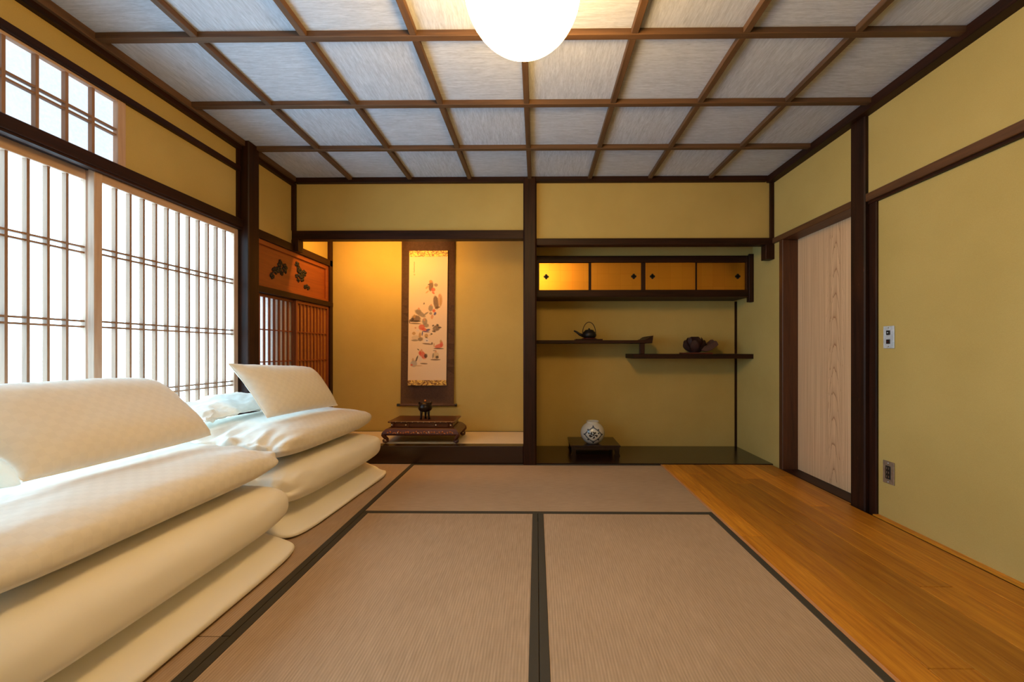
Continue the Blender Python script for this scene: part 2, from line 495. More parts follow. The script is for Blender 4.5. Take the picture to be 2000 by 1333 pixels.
# back wall
box('plaster', -1.95, -0.10, YF + 0.012, YF + 0.045, 1.85, 2.2768, PLASTER, wb, 0)
box('plaster', -0.01, XR, YF + 0.012, YF + 0.045, 1.785, 2.2768, PLASTER, wb, 0)
box('plaster', -2.0, -0.05, YB, YB + 0.03, -0.046, 2.32, PLASTER, wb, 0)
box('plaster', -0.05, 1.95, YB, YB + 0.03, -0.046, 2.32, PLASTER, wb, 0)
box('plaster', -0.095, -0.012, YF + 0.05, YB, -0.046, 2.30, PLASTER, wb, 0)
box('plaster', -0.01, XR, 3.495, 3.515, 1.722, 2.30, PLASTER, wb, 0)
box('scroll_alcove_beam', -1.95, -0.104, YF - 0.012, YF + 0.058, 1.786, 1.857, dark('x'), wb, 0.003)
box('beam_stub', -1.96, -1.895, YF - 0.014, YF + 0.056, 1.693, 1.786, dark('z'), wb, 0.002)
box('corner_strip', -1.96, -1.922, YF - 0.016, YF + 0.012, 1.857, 2.235, dark('z'), wb, 0.001)
box('shelf_alcove_beam', 0.0, XR, YF - 0.012, YF + 0.058, 1.736, 1.790, dark('x'), wb, 0.003)
box('beam_stub', 1.802, XR, YF - 0.014, YF + 0.056, 1.622, 1.736, dark('z'), wb, 0.002)
box('corner_strip', 1.842, XR, YF - 0.01, YF + 0.012, 1.79, 2.235, dark('z'), wb, 0.001)
box('corner_strip', 1.852, XR + 0.01, YB - 0.012, YB, 0.006, 1.36, dark('z'), wb, 0)
box('alcove_sill', -1.95, -0.105, YF - 0.004, YF + 0.09, 0.0, 0.142, lacquer('x'), wb, 0.004)
p = box('trim_2', -0.105, 0.0, YF - 0.03, YF + 0.075, -0.046, 2.2768, dark('z'), None, 0.012)
tag(p, 'dark wooden pillar standing between the two alcoves', 'pillar', kind='structure')

# right wall
box('plaster', 1.886, 1.95, YR, 2.24, -0.0455, 1.745, PLASTER, wr, 0)
box('plaster', XR, 1.95, YR, 2.285, 1.784, 2.42, PLASTER, wr, 0)
box('plaster', XR, 2.03, 2.38, YF, 1.784, 2.42, PLASTER, wr, 0)
box('plaster', XR, 2.03, 3.099, YB, -0.0455, 1.784, PLASTER, wr, 0)
box('plaster', XR, 2.03, YF, YB, 1.784, 2.32, PLASTER, wr, 0)
box('lintel', 1.852, 1.95, YR, 2.284, 1.740, 1.785, wood('worn_brown_wood', lin(70, 42, 22), lin(106, 68, 38), 'y'), wr, 0.003)
box('lintel_groove', 1.868, 1.885, YR, 2.284, 1.727, 1.7398, dark('y'), wr, 0)
box('lintel', 1.852, 2.03, 2.383, YF - 0.012, 1.743, 1.785, wood('worn_brown_wood', lin(70, 42, 22), lin(106, 68, 38), 'y'), wr, 0.003)
box('jamb', 1.873, 1.95, 2.236, 2.284, -0.0455, 1.740, dark('z'), wr, 0.003)
box('jamb', 1.858, 2.02, 3.055, 3.10, -0.0455, 1.743, wood('red_brown_jamb', lin(58, 30, 14), lin(92, 52, 26), 'z'), wr, 0.003)
p = box('trim_3', 1.848, 2.03, 2.284, 2.388, -0.0455, 2.2768, worn(), None, 0.006)
tag(p, 'scuffed dark wooden pillar beside the cedar door', 'pillar', kind='structure')
d = box('door_1', 1.974, 2.0, 2.386, 3.058, 0.005, 1.744, DOORM, None, 0.001)
tag(d, 'pale cedar sliding door with arched grain in the recess', 'door', kind='structure')
box('door_back', 2.03, 2.05, 2.2, 3.2, -0.05, 2.3, dark('z'), wr, 0)

# ---- shoji windows
def shoji(name, x_in, y0, y1, z0, z1, nv, pairs, label, paper, wmat=cedar, stile=0.034, toprail=0.045, botrail=0.08,
          bar=0.0098, depth=0.03, single=False):
    bmat = barwood if wmat is cedar else wmat
    """x_in: room-side face; the paper is glued on the outer side of the lattice"""
    t = empty(name, (x_in - depth / 2, (y0 + y1) / 2, z0), label, 'shoji window', kind='structure')
    xo = x_in - depth
    box('stile', xo, x_in, y0, y0 + stile, z0, z1, wmat('z'), t, 0.002)
    box('stile', xo, x_in, y1 - stile, y1, z0, z1, wmat('z'), t, 0.002)
    box('top_rail', xo, x_in - 0.001, y0 + stile, y1 - stile, z1 - toprail, z1, wmat('y'), t, 0.002)
    box('bottom_rail', xo, x_in - 0.001, y0 + stile, y1 - stile, z0, z0 + botrail, wmat('y'), t, 0.002)
    ya, yb = y0 + stile, y1 - stile
    for k in range(1, nv):
        yc = ya + (yb - ya) * k / nv
        box('vertical_bar', xo + 0.004, x_in - 0.006, yc - bar / 2, yc + bar / 2, z0 + botrail, z1 - toprail, bmat('z'), t, 0)
    for zc in pairs:
        for s in ((0,) if single else (-0.0125, 0.0125)):
            box('cross_bar', xo + 0.004, x_in - 0.0075, ya, yb, zc + s - 0.0040, zc + s + 0.0040, bmat('y'), t, 0)
    box('paper_pane', xo + 0.001, xo + 0.0035, ya - 0.01, yb + 0.01, z0 + botrail - 0.01, z1 - toprail + 0.01, paper, t, 0)
    return t
PZ = [1.347, 1.020, 0.693, 0.366]
shoji('window_2', -1.945, 1.748, 2.600, 0.03, 1.700, 12, PZ, 'shoji screen of thin cedar bars nearest the dark pillar', PAPER)
shoji('window_1', -1.985, 0.865, 1.785, 0.03, 1.700, 13, PZ, 'shoji screen on the outer track, cut by the left picture edge', PAPER)
shoji('added_window_6', -1.945, 0.05, 0.90, 0.03, 1.700, 12, PZ, 'unseen shoji screen beside the camera, added for its light', PAPER)  # out-of-view glowing screen, added to light the room
shoji('added_window_7', -1.985, -0.87, 0.08, 0.03, 1.700, 13, PZ, 'unseen shoji screen behind the camera on the outer track, added for its light', PAPER)  # also out of view, added for the daylight it gives
box('plaster', -2.03, XL, YR, -0.86, 0.03, 1.70, PLASTER, wl, 0)
shoji('window_3', -1.942, 0.62, 1.882, 1.757, 2.070, 12, [1.917], 'small transom shoji above the window lintel', PAPER_HIGH,
      stile=0.036, toprail=0.012, botrail=0.012, bar=0.011, depth=0.028)
shoji('added_window_8', -1.942, -0.66, 0.618, 1.757, 2.070, 12, [1.917], 'unseen second transom shoji on the camera side, added for its light', PAPER_HIGH,  # out-of-view glowing transom, added for its light
      stile=0.036, toprail=0.012, botrail=0.012, bar=0.011, depth=0.028)
box('plaster', -2.03, XL, YR, -0.662, 1.757, 2.07, PLASTER, wl, 0)
shoji('window_4', -1.962, 2.705, 3.245, 0.30, 1.311, 9, [1.055, 0.82, 0.58], 'narrow lattice screen with blue daylight behind the pillar',
      PAPER_DIM, lattice, stile=0.02, toprail=0.02, botrail=0.05, bar=0.012, depth=0.022, single=True)
shoji('window_5', -1.938, 3.222, 3.728, 0.30, 1.311, 9, [1.055, 0.82, 0.58], 'orange brown lattice screen in the side of the scroll alcove',
      PAPER_OFF, lattice, stile=0.022, toprail=0.025, botrail=0.05, bar=0.012, depth=0.022, single=True)

# carved transom board over the side screens
t = empty('carved_transom', (-1.95, 3.2, 1.356), 'orange brown transom board with dark carved flower sprays', 'transom')
box('board', -1.975, -1.955, 2.707, 3.728, 1.357, 1.689, TRANSOM, t, 0)
box('frame_strip', -1.9549, -1.940, 2.707, 3.728, 1.655, 1.689, TRANSOM, t, 0.002)
box('frame_strip', -1.9549, -1.940, 2.707, 3.728, 1.357, 1.378, TRANSOM, t, 0.002)
box('frame_strip', -1.9549, -1.940, 3.690, 3.728, 1.378, 1.655, TRANSOM, t, 0.002)
def spray(pts, seed):
    rr = random.Random(seed); bm = nb()
    for (y, z, r) in pts:
        r *= 1.45
        for k in range(6):
            a = k * math.pi / 3 + rr.random()
            q = 0.62 * r
            m = Matrix.Translation((-1.954, y + q * math.cos(a), z + q * math.sin(a))) @ Matrix.Diagonal((0.007, r * 0.5, r * 0.42, 1))
            bmesh.ops.create_icosphere(bm, subdivisions=1, radius=1.0, matrix=m)
        bmesh.ops.create_icosphere(bm, subdivisions=1, radius=1.0, matrix=Matrix.Translation((-1.952, y, z)) @ Matrix.Diagonal((0.008, r * 0.4, r * 0.4, 1)))
    ys = [p[0] for p in pts]
    for (a, b) in zip(pts, pts[1:]):
        tube(bm, [(-1.953, a[0], a[1]), (-1.952, (a[0] + b[0]) / 2, (a[1] + b[1]) / 2 + 0.006), (-1.953, b[0], b[1])], 0.004, 5)
    return mk('carved_spray', bm, IRON, t, True)
spray([(2.95, 1.455, 0.018), (2.965, 1.50, 0.013), (3.0, 1.505, 0.024), (3.035, 1.535, 0.024), (3.045, 1.575, 0.016), (3.10, 1.545, 0.024), (3.105, 1.515, 0.012), (3.06, 1.495, 0.014)], 1)
spray([(3.262, 1.60, 0.022), (3.275, 1.565, 0.014), (3.30, 1.545, 0.030), (3.325, 1.51, 0.026), (3.365, 1.555, 0.020), (3.345, 1.535, 0.012), (3.25, 1.51, 0.012), (3.275, 1.48, 0.014)], 2)
spray([(3.37, 1.44, 0.013), (3.405, 1.443, 0.018), (3.425, 1.44, 0.012)], 3)

# =================================================================== LAMPS
LX, LY, LZ, LR = -0.042, 1.205, 1.985, 0.175
lamp = empty('globe_lamp', (LX, LY, LZ - LR), 'round white globe lamp glowing warmly under the ceiling', 'lamp')
bm = nb(); bmesh.ops.create_uvsphere(bm, u_segments=40, v_segments=24, radius=LR, matrix=Matrix.Translation((LX, LY, LZ)))
tg = NT('warm_glowing_glass'); tg.base(tg.ramp(tg.noise(tg.coords(), 5.0), [(0.3, (0.9, 0.85, 0.75, 1)), (0.7, (0.95, 0.9, 0.8, 1))]))
tg.rough(0.3)
tg.b.inputs['Emission Color'].default_value = (1.0, 0.60, 0.20, 1); tg.b.inputs['Emission Strength'].default_value = LAMP_GLOW
mk('globe', bm, tg.m, lamp, True)
bm = nb(); lathe(bm, [(0, 0), (0.055, 0), (0.06, 0.012), (0.06, 0.03), (0, 0.03)], LX, LY, LZ + LR - 0.008, 24); mk('cap', bm, BLACK, lamp, True)
bm = nb(); tube(bm, [(LX, LY, LZ + LR + 0.02), (LX, LY, 2.2768)], 0.008); mk('stem', bm, BLACK, lamp, True)

al = empty('alcove_light', (-1.32, YF + 0.075, 1.90), 'slim warm light tucked behind the scroll alcove beam', 'lamp')
box('housing', -1.78, -0.86, YF + 0.060, YF + 0.085, 1.95, 1.985, BLACK, al)
ld = bpy.data.lights.new('alcove_glow', 'AREA'); ld.shape = 'RECTANGLE'; ld.size = 0.88; ld.size_y = 0.03
ld.energy = ALCOVE_WATT; ld.color = (1.0, 0.48, 0.09)
lo = bpy.data.objects.new('alcove_glow', ld); COL.objects.link(lo); lo.parent = al
lo.location = (0.0, 0.025, 0.05); lo.rotation_euler = (math.radians(38), 0, 0)

# =================================================================== BEDDING
def fbm(p, s, o=3):
    return noise.fractal(Vector(p) * s, 1.0, 2.0, o)

def soft(name, x0, x1, y0, y1, zb, zt, mat, label, group, pw=4.0, split=0.5, seed=0, wr=0.006, shear=0.0, endp=4.0,
         drop=0.0, gather=(0, 0), nx=64, ny=120, front_low=0.0, uvs=0.022, cat='futon', wedge=0.0):
    """closed padded slab: top and bottom sheets over a cosine-spaced grid"""
    bm = nb(); uvl = bm.loops.layers.uv.new('UVMap')
    cx, cy = (x0 + x1) / 2, (y0 + y1) / 2; ax, ay = (x1 - x0) / 2, (y1 - y0) / 2
    h = zt - zb; zm0 = zb + h * split
    rr = random.Random(seed); off = Vector((rr.random() * 50, rr.random() * 50, rr.random() * 50))
    def prof(e, p): return max(0.0, 1 - abs(e) ** p) ** (1.0 / p * 1.6 if p > 3 else 0.5)
    grid = {}
    for sh in (0, 1):
        for i in range(nx + 1):
            for j in range(ny + 1):
                xi = math.sin((i / nx - 0.5) * math.pi); et = math.sin((j / ny - 0.5) * math.pi)
                edge = i in (0, nx) or j in (0, ny)
                if sh == 1 and edge:
                    grid[1, i, j] = grid[0, i, j]; continue
                E = prof(xi, pw) * prof(et, endp)
                zm = zm0 - drop * max(0, abs(et) - 0.75) * 4 - front_low * max(0.0, xi) ** 3
                # rounded corners in plan
                cr = 1 - 0.05 * (abs(xi) ** 6) * (abs(et) ** 6)
                ex = 1 - 0.035 * abs(et) ** 8
                x = cx + ax * xi * cr * ex + shear * et
                y = cy + ay * et * cr * (1 - 0.02 * abs(xi) ** 8)
                z = zm + (zt - zm0) * E if sh == 0 else zm - (zm0 - zb) * E
                if wedge:
                    rim = max(0.0, 1 - abs(xi) ** 14) ** 0.35 * max(0.0, 1 - abs(et) ** 14) ** 0.35
                    k_ = min(1.0, max(0.0, (xi - 0.35) / 0.65)); k_ = k_ * k_ * (3 - 2 * k_)
                    top = zb + (zt - zb) * (1 - (1 - wedge) * k_)
                    zmid = zb + (top - zb) * 0.45
                    z = zmid + (top - zmid) * rim if sh == 0 else zmid - (zmid - zb) * rim
                q = Vector((x, y, z)) + off
                w = wr * (0.35 + 0.65 * abs(et) ** 2)
                d = fbm((q.x * 1.0, q.y * 0.8, q.z), 3.2) * w * 1.6 + fbm((q.x * 2.0, q.y * 0.6, q.z * 2.0), 7.0) * w * 0.7
                g = 0.0
                if gather[0] and et < -0.55: g = gather[0] * ((-et - 0.55) / 0.45) ** 1.5
                if gather[1] and et > 0.55: g = gather[1] * ((et - 0.55) / 0.45) ** 1.5
                if g:
                    d += g * (noise.noise(Vector((q.x * 14, q.y * 3.0, q.z * 16))) + 0.5 * noise.noise(Vector((q.x * 30, q.y * 6.0, q.z * 33))))
                z += d * (1 if sh == 0 else 0.15) if not edge else d * 0.5
                x += d * 0.9 * xi
                y += (0.6 * d if g else 0.0) * et
                z = max(z, zb if sh else z)
                grid[sh, i, j] = bm.verts.new((x, y, z))
    # uv by arc length across x, so the woven check keeps its size round the fold
    for sh in (0, 1):
        arc = {}
        jm = ny // 2; acc = 0.0
        for i in range(nx + 1):
            if i: acc += (grid[sh, i, jm].co - grid[sh, i - 1, jm].co).length
            arc[i] = acc
        for i in range(nx):
            for j in range(ny):
                ids = [(i, j), (i + 1, j), (i + 1, j + 1), (i, j + 1)]
                if sh: ids = ids[::-1]
                vs = [grid[sh, a, b] for a, b in ids]
                if len(set(vs)) < 4: continue
                try: f = bm.faces.new(vs)
                except ValueError: continue
                for lp, (a, b) in zip(f.loops, ids):
                    lp[uvl].uv = (arc[a] / uvs, grid[sh, nx // 2, b].co.y / uvs)
    o = mk(name, bm, mat, None, True)
    return tag(o, label, cat, group)

def pillow(name, BL, BR, TR, TL, th, mat, label, group, pinch=0.05, seed=0, wr=0.004, p=2.6, n=56, back=0.7, uvs=0.022, corner=(0, 0, 0, 0), flap=None):
    BL, BR, TR, TL = map(Vector, (BL, BR, TR, TL))
    nrm = ((BR - BL) + (TR - TL)).cross((TL - BL) + (TR - BR)).normalized()
    bm = nb(); uvl = bm.loops.layers.uv.new('UVMap'); grid = {}
    wv = ((BR - BL).length + (TR - TL).length) / 2; hv = ((TL - BL).length + (TR - BR).length) / 2
    off = Vector((seed * 3.1, seed * 1.7, seed * 5.3))
    for sh in (0, 1):
        for i in range(n + 1):
            for j in range(n + 1):
                edge = i in (0, n) or j in (0, n)
                if sh and edge: grid[1, i, j] = grid[0, i, j]; continue
                u = math.sin((i / n - 0.5) * math.pi); v = math.sin((j / n - 0.5) * math.pi)
                uu = u * (1 - pinch * (1 - v * v)); vv = v * (1 - pinch * 1.3 * (1 - u * u))
                kc = corner[(0 if v < 0 else 3) if u < 0 else (1 if v < 0 else 2)] * (abs(u) * abs(v)) ** 3
                uu *= 1 - kc; vv *= 1 - kc
                a, b = (uu + 1) / 2, (vv + 1) / 2
                P = BL.lerp(BR, a).lerp(TL.lerp(TR, a), b)
                E = ((1 - abs(u) ** p) * (1 - abs(v) ** p)) ** 0.55
                amt = th * E
                P = P + nrm * (amt if sh == 0 else -amt * back)
                q = P + off
                cor = (abs(u) * abs(v)) ** 1.5
                d = fbm(q, 5.0) * wr + fbm((q.x * 1.5, q.y * 1.5, q.z * 1.5), 12.0) * wr * (0.25 + 1.2 * cor)
                P = P + nrm * d * (1 if sh == 0 else -1) * (0.3 if edge else 1)
                grid[sh, i, j] = bm.verts.new(P)
    for sh in (0, 1):
        for i in range(n):
            for j in range(n):
                ids = [(i, j), (i + 1, j), (i + 1, j + 1), (i, j + 1)]
                if sh: ids = ids[::-1]
                vs = [grid[sh, a, b] for a, b in ids]
                if len(set(vs)) < 4: continue
                try: f = bm.faces.new(vs)
                except ValueError: continue
                for lp, (a, b) in zip(f.loops, ids):
                    u = math.sin((a / n - 0.5) * math.pi) * wv / 2; v = math.sin((b / n - 0.5) * math.pi) * hv / 2
                    lp[uvl].uv = (u / uvs, v / uvs)
    rim = [grid[0, i, 0].co.copy() for i in range(n + 1)] + [grid[0, n, j].co.copy() for j in range(1, n + 1)] + \
          [grid[0, i, n].co.copy() for i in range(n - 1, -1, -1)] + [grid[0, 0, j].co.copy() for j in range(n - 1, -1, -1)]
    t = empty(name, tuple((BL + BR) / 2), label, 'pillow', group)
    mk('pillow_case', bm, mat, t, True)
    bm = nb(); tube(bm, rim[::2] + [rim[-1]], 0.0022, 6); mk('seam', bm, LINEN, t, True)
    if flap:
        bm = nb(); m = 24; rows = []
        for k in range(m + 1):
            b = k / m; row = []
            e = grid_edge = BL.lerp(TL, b)
            for s in range(9):
                w = s / 8
                q = e + Vector((0.02 * math.sin(b * 9 + w * 3), -flap * w * math.sin(math.pi * (0.12 + 0.85 * b)), 0.0)) + nrm * (0.05 * math.sin(w * math.pi) * math.sin(b * math.pi))
                row.append(bm.verts.new(q))
            rows.append(row)
        for r0, r1 in zip(rows, rows[1:]):
            for s in range(8): bm.faces.new((r0[s], r0[s + 1], r1[s + 1], r1[s]))
        bmesh.ops.solidify(bm, geom=list(bm.faces), thickness=0.0015)
        mk('open_flap', bm, LINEN, t, True)
    return t

G1 = 'bedding layers of the nearer stack'; G2 = 'bedding layers of the farther stack'
soft('sleeping_pad', -1.89, -1.056, 0.74, 1.838, 0.0008, 0.100, LINEN, 'thin white sleeping pad at the bottom of the nearer bedding stack', G1, seed=1, wr=0.003, cat='sleeping pad', wedge=0.45)
soft('folded_futon', -1.89, -1.10, 0.72, 1.86, 0.106, 0.334, LINEN, 'thick white folded futon in the middle of the nearer bedding stack', G1, pw=4.5, endp=4.5, split=0.42, seed=2, wr=0.005)
soft('folded_duvet', -1.89, -1.135, 0.70, 1.835, 0.341, 0.508, DAMASK, 'white checked duvet folded on top of the nearer bedding stack', G1, pw=4, endp=4.5, split=0.42, seed=3, wr=0.011, gather=(0.0, 0.014), cat='duvet')
pillow('pillow', (-1.43, 1.10, 0.535), (-1.415, 1.75, 0.53), (-1.675, 1.745, 0.775), (-1.675, 1.085, 0.79), 0.07, DAMASK,
       'large white checked pillow lying on the nearer bedding stack', 'pillows on the bedding stacks', seed=2, pinch=0.0, flap=0.12, back=0.4, p=4.5, corner=(0.02, 0.04, 0.05, 0.03))
soft('sleeping_pad', -1.89, -1.10, 1.875, 2.965, 0.0008, 0.112, LINEN, 'thin white sleeping pad at the bottom of the farther bedding stack', G2, seed=4, wr=0.006, shear=0.03, cat='sleeping pad', wedge=0.30)
soft('folded_futon', -1.89, -1.13, 1.885, 2.935, 0.119, 0.340, LINEN, 'thick white folded futon in the middle of the farther bedding stack', G2, pw=4.5, endp=4.5, split=0.46, seed=5, wr=0.006, shear=0.03, gather=(0.03, 0))
soft('folded_duvet', -1.89, -1.165, 1.87, 2.885, 0.348, 0.524, DAMASK, 'white checked duvet folded on top of the farther bedding stack', G2, pw=4, endp=4, split=0.48, seed=6, wr=0.009, shear=0.025, gather=(0.045, 0.0), cat='duvet')
pillow('pillow', (-1.42, 2.10, 0.545), (-1.30, 2.63, 0.54), (-1.475, 2.62, 0.80), (-1.56, 2.02, 0.835), 0.085, DAMASK,
       'plump white checked pillow standing tilted on the farther bedding stack', 'pillows on the bedding stacks', seed=3, pinch=0.045, back=0.5, corner=(0.02, 0.03, 0.09, 0.0))
pillow('pillow', (-1.60, 1.93, 0.565), (-1.60, 2.52, 0.565), (-1.88, 2.52, 0.60), (-1.88, 1.93, 0.585), 0.07, DAMASK,
       'crumpled bluish white pillow lying behind the tilted pillow by the shoji', 'pillows on the bedding stacks', seed=5, pinch=0.05, wr=0.022, back=0.25)

# =================================================================== SCROLL ALCOVE
mat_t = empty('alcove_mat', (-1.02, 3.5, 0.118), 'pale woven mat covering the raised scroll alcove floor', 'mat')
box('woven_surface', -1.95, -0.105, YF + 0.092, YB - 0.022, 0.1182, 0.1415, m_tatami('x', (196, 178, 152), (222, 206, 182)), mat_t, 0.001)
box('cloth_border', -1.95, -0.105, YB - 0.0215, YB - 0.001, 0.1182, 0.1425, BORDER, mat_t, 0.001)

# ---- hanging scroll
YS = YB - 0.016
def PX(px, py):               # photo measure of the scroll's plane, used to lay out its print
    u = (px - 1040) / 785; c, s = math.cos(.0102), math.sin(.0102)
    k = YS / (u * s + c)
    return ((u * c - s) * k, 0.903 - (py - 685) / 785 * k)
sc = empty('hanging_scroll', (-1.02, YS, 0.38), 'hanging scroll painting of small figures on taupe silk', 'scroll')
bm = nb()
n = 24
rows = []
for k in range(n + 1):
    z = 2.12 + (0.39 - 2.12) * k / n
    sk = -0.010 * (2.12 - z) / 1.7
    dy = 0.004 * math.sin(k / n * math.pi * 1.3)
    rows.append([(x + sk, YS + dy + 0.002 * math.cos((x + 1.02) * 9), z) for x in (-1.266, -1.14, -1.02, -0.9, -0.764)])
V = [[bm.verts.new(p) for p in r] for r in rows]
for a, b in zip(V, V[1:]):
    for q in range(4): bm.faces.new((a[q], b[q], b[q + 1], a[q + 1]))
bmesh.ops.solidify(bm, geom=list(bm.faces), thickness=0.002)
bmesh.ops.recalc_face_normals(bm, faces=bm.faces)
mk('silk_mount', bm, SILK, sc, True)

# the printed picture: a fine grid whose vertex colours are drawn here
PW, PH = 150, 500
img = np.zeros((PH, PW, 3)); img[:] = lin(226, 196, 164)[:3]
yy, xx = np.mgrid[0:PH, 0:PW]
gx = 800 + (xx + 0.5) / PW * 75.0; gy = 502 + (yy + 0.5) / PH * 241.0     # photo pixels
rs = np.random.RandomState(3)
soften = rs.rand(PH, PW)
def C5(x, y): return 790 + x / 8.884, 490 + y / 8.884
def C6(x, y): return 790 + x / 8.884, 610 + y / 8.884
def ell(c, rx, ry, col, ang=0.0, a=0.95, ragged=0.35):
    global img
    cx, cy = c; rx /= 8.2; ry /= 8.2
    ca, sa = math.cos(ang), math.sin(ang)
    dx, dy = gx - cx, gy - cy
    u = (dx * ca + dy * sa) / rx; v = (-dx * sa + dy * ca) / ry
    r = np.sqrt(u * u + v * v) + ragged * 0.35 * np.sin(dx * 2.3 + cy) * np.cos(dy * 1.9 + cx)
    m = np.clip((1.08 - r) / 0.25, 0, 1) * a * (0.8 + 0.2 * soften)
    img = img * (1 - m[..., None]) + np.array(lin(*col)[:3]) * m[..., None]
BR_, TAN, RED, GRY, INK, BLU, SKIN, OCH = (104, 76, 58), (196, 152, 110), (206, 88, 66), (140, 122, 104), (62, 46, 38), (52, 56, 120), (206, 142, 104), (184, 138, 84)
strokes = [
 (C5(470, 620), 38, 85, BR_, 0.1), (C5(465, 540), 30, 26, OCH, 0), (C5(480, 540), 14, 14, SKIN, 0), (C5(555, 600), 32, 28, GRY, 0.3),
 (C5(510, 680), 34, 32, RED, 0), (C5(405, 640), 34, 16, TAN, -0.8), (C5(405, 720), 34, 12, TAN, -0.7), (C5(512, 735), 26, 16, RED, 0.7), (C5(430, 590), 18, 8, INK, -0.6),
 (C5(560, 900), 45, 110, BR_, -0.15), (C5(585, 990), 45, 18, BR_, -0.3), (C5(630, 860), 38, 105, TAN, 0), (C5(618, 785), 18, 26, SKIN, 0), (C5(640, 880), 14, 80, OCH, 0),
 (C5(355, 920), 10, 18, INK, 0.2), (C5(352, 925), 16, 5, GRY, 0.1),
 (C5(470, 1000), 38, 55, GRY, 0.1), (C5(478, 945), 13, 18, SKIN, 0), (C5(525, 1045), 26, 28, RED, 0), (C5(545, 1095), 20, 28, BLU, 0.4), (C5(495, 1150), 22, 38, SKIN, 0.2), (C5(470, 1090), 24, 22, GRY, 0),
 (C5(290, 1095), 100, 38, GRY, 0.55), (C5(260, 1060), 45, 45, GRY, 0), (C5(265, 1010), 17, 20, SKIN, 0), (C5(390, 1095), 50, 14, GRY, -0.6),
 (C5(220, 1180), 75, 55, BR_, 0.1), (C5(190, 1140), 20, 30, OCH, 0), (C5(150, 1200), 34, 26, INK, -0.5), (C5(200, 1225), 100, 14, INK, 0), (C5(205, 1265), 95, 10, BR_, 0.05), (C5(110, 1230), 10, 34, BR_, 0.0),
 (C5(370, 1230), 42, 55, GRY, 0), (C5(362, 1200), 14, 26, SKIN, 0), (C6(390, 230), 50, 34, GRY, 0.2),
 (C6(320, 265), 52, 48, RED, 0.3), (C6(365, 305), 56, 26, RED, 0.35), (C6(430, 310), 34, 18, BLU, -0.2), (C6(395, 340), 60, 10, BLU, 0.1), (C6(330, 370), 10, 40, BLU, 0.1),
 (C6(213, 275), 16, 14, SKIN, 0), (C6(250, 320), 26, 14, (214, 196, 190), 0.2), (C6(185, 370), 30, 26, OCH, 0), (C6(215, 440), 66, 36, (206, 178, 146), -0.1), (C6(205, 490), 60, 16, GRY, 0), (C6(300, 470), 42, 32, INK, -0.2, .75), (C6(290, 400), 20, 46, OCH, 0.1),
 (C6(570, 280), 62, 48, BR_, -0.3), (C6(590, 225), 22, 16, INK, 0.4), (C6(632, 268), 28, 12, INK, 0), (C6(515, 235), 20, 12, INK, -0.6), (C6(530, 335), 30, 14, INK, 0.2), (C6(545, 285), 26, 18, GRY, 0.5), (C6(490, 380), 18, 14, INK, 0), (C6(468, 398), 14, 5, GRY, 0),
 (C6(400, 410), 30, 34, OCH, 0.2), (C6(405, 445), 22, 10, INK, 0.5), (C6(400, 490), 45, 40, (216, 200, 194), 0), (C6(410, 495), 14, 8, BLU, 0), (C6(420, 552), 84, 12, BR_, 0.1), (C6(500, 545), 16, 20, BR_, 0),
 (C6(620, 590), 72, 34, RED, -0.25), (C6(660, 555), 26, 50, RED, 0), (C6(615, 632), 86, 10, INK, 0.02), (C6(535, 570), 12, 34, TAN, 0), (C6(650, 505), 16, 24, OCH, 0),
 (C6(545, 668), 30, 8, GRY, 0), (C6(565, 690), 18, 20, SKIN, 0), (C6(570, 750), 50, 56, (200, 170, 130), 0), (C6(590, 780), 26, 24, INK, 0), (C6(562, 825), 82, 13, BR_, 0), (C6(520, 755), 14, 46, GRY, 0.1),
 (C6(340, 740), 46, 80, RED, -0.65), (C6(295, 710), 22, 34, RED, 0.1), (C6(320, 670), 18, 26, SKIN, 0), (C6(265, 650), 22, 8, INK, 0.7), (C6(395, 760), 28, 36, INK, 0), (C6(240, 810), 13, 58, INK, 0.35), (C6(300, 810), 30, 45, (214, 192, 178), 0), (C6(365, 893), 62, 11, BR_, 0.05),
 (C6(175, 830), 20, 32, TAN, 0), (C6(190, 895), 54, 55, (168, 154, 142), 0.1), (C6(152, 915), 20, 16, RED, 0), (C6(250, 930), 86, 8, TAN, 0),
]
for st in strokes: ell(*st)
for k in range(9):             # tiny vertical line of brush writing
    ell(C5(178 + 3 * math.sin(k * 2.1), 205 + k * 21), 9, 4.5, (92, 70, 52), 0.5 * math.sin(k), 0.8, 0.2)
    ell(C5(178, 213 + k * 21), 3, 8, (92, 70, 52), 0, 0.7, 0.2)
ell(C5(183, 420), 13, 14, (214, 120, 84), 0, 0.6, 0.1)
bm = nb(); cl = bm.verts.layers.float_color.new('Col')
P0, P1 = PX(800, 502), PX(875, 502); Q0, Q1 = PX(797, 743), PX(872, 743)
G = []
for r in range(PH):
    b = r / (PH - 1); row = []
    for c in range(PW):
        a = c / (PW - 1)
        x = (P0[0] * (1 - a) + P1[0] * a) * (1 - b) + (Q0[0] * (1 - a) + Q1[0] * a) * b
        z = P0[1] * (1 - b) + Q0[1] * b
        v = bm.verts.new((x, YS - 0.0075, z)); v[cl] = (*img[r, c], 1); row.append(v)
    G.append(row)
for r in range(PH - 1):
    for c in range(PW - 1): bm.faces.new((G[r][c], G[r + 1][c], G[r + 1][c + 1], G[r][c + 1]))
mk('painting', bm, m_attr('painted_paper', 0.85), sc)
def skewbox(name, a, b, mat):  # strip between photo rows a and b
    (xa, za), (xb, _), (xc, zc), (xd, _) = PX(*a[0]), PX(*a[1]), PX(*b[0]), PX(*b[1])
    bm = nb(); prism(bm, [(xa, za), (xb, za), (xd, zc), (xc, zc)], 'y', YS - 0.009, YS - 0.003); mk(name, bm, mat, sc)
skewbox('brocade_strip', ((800, 490.5), (875, 490.5)), ((800, 502), (875, 502)), BROCADE)
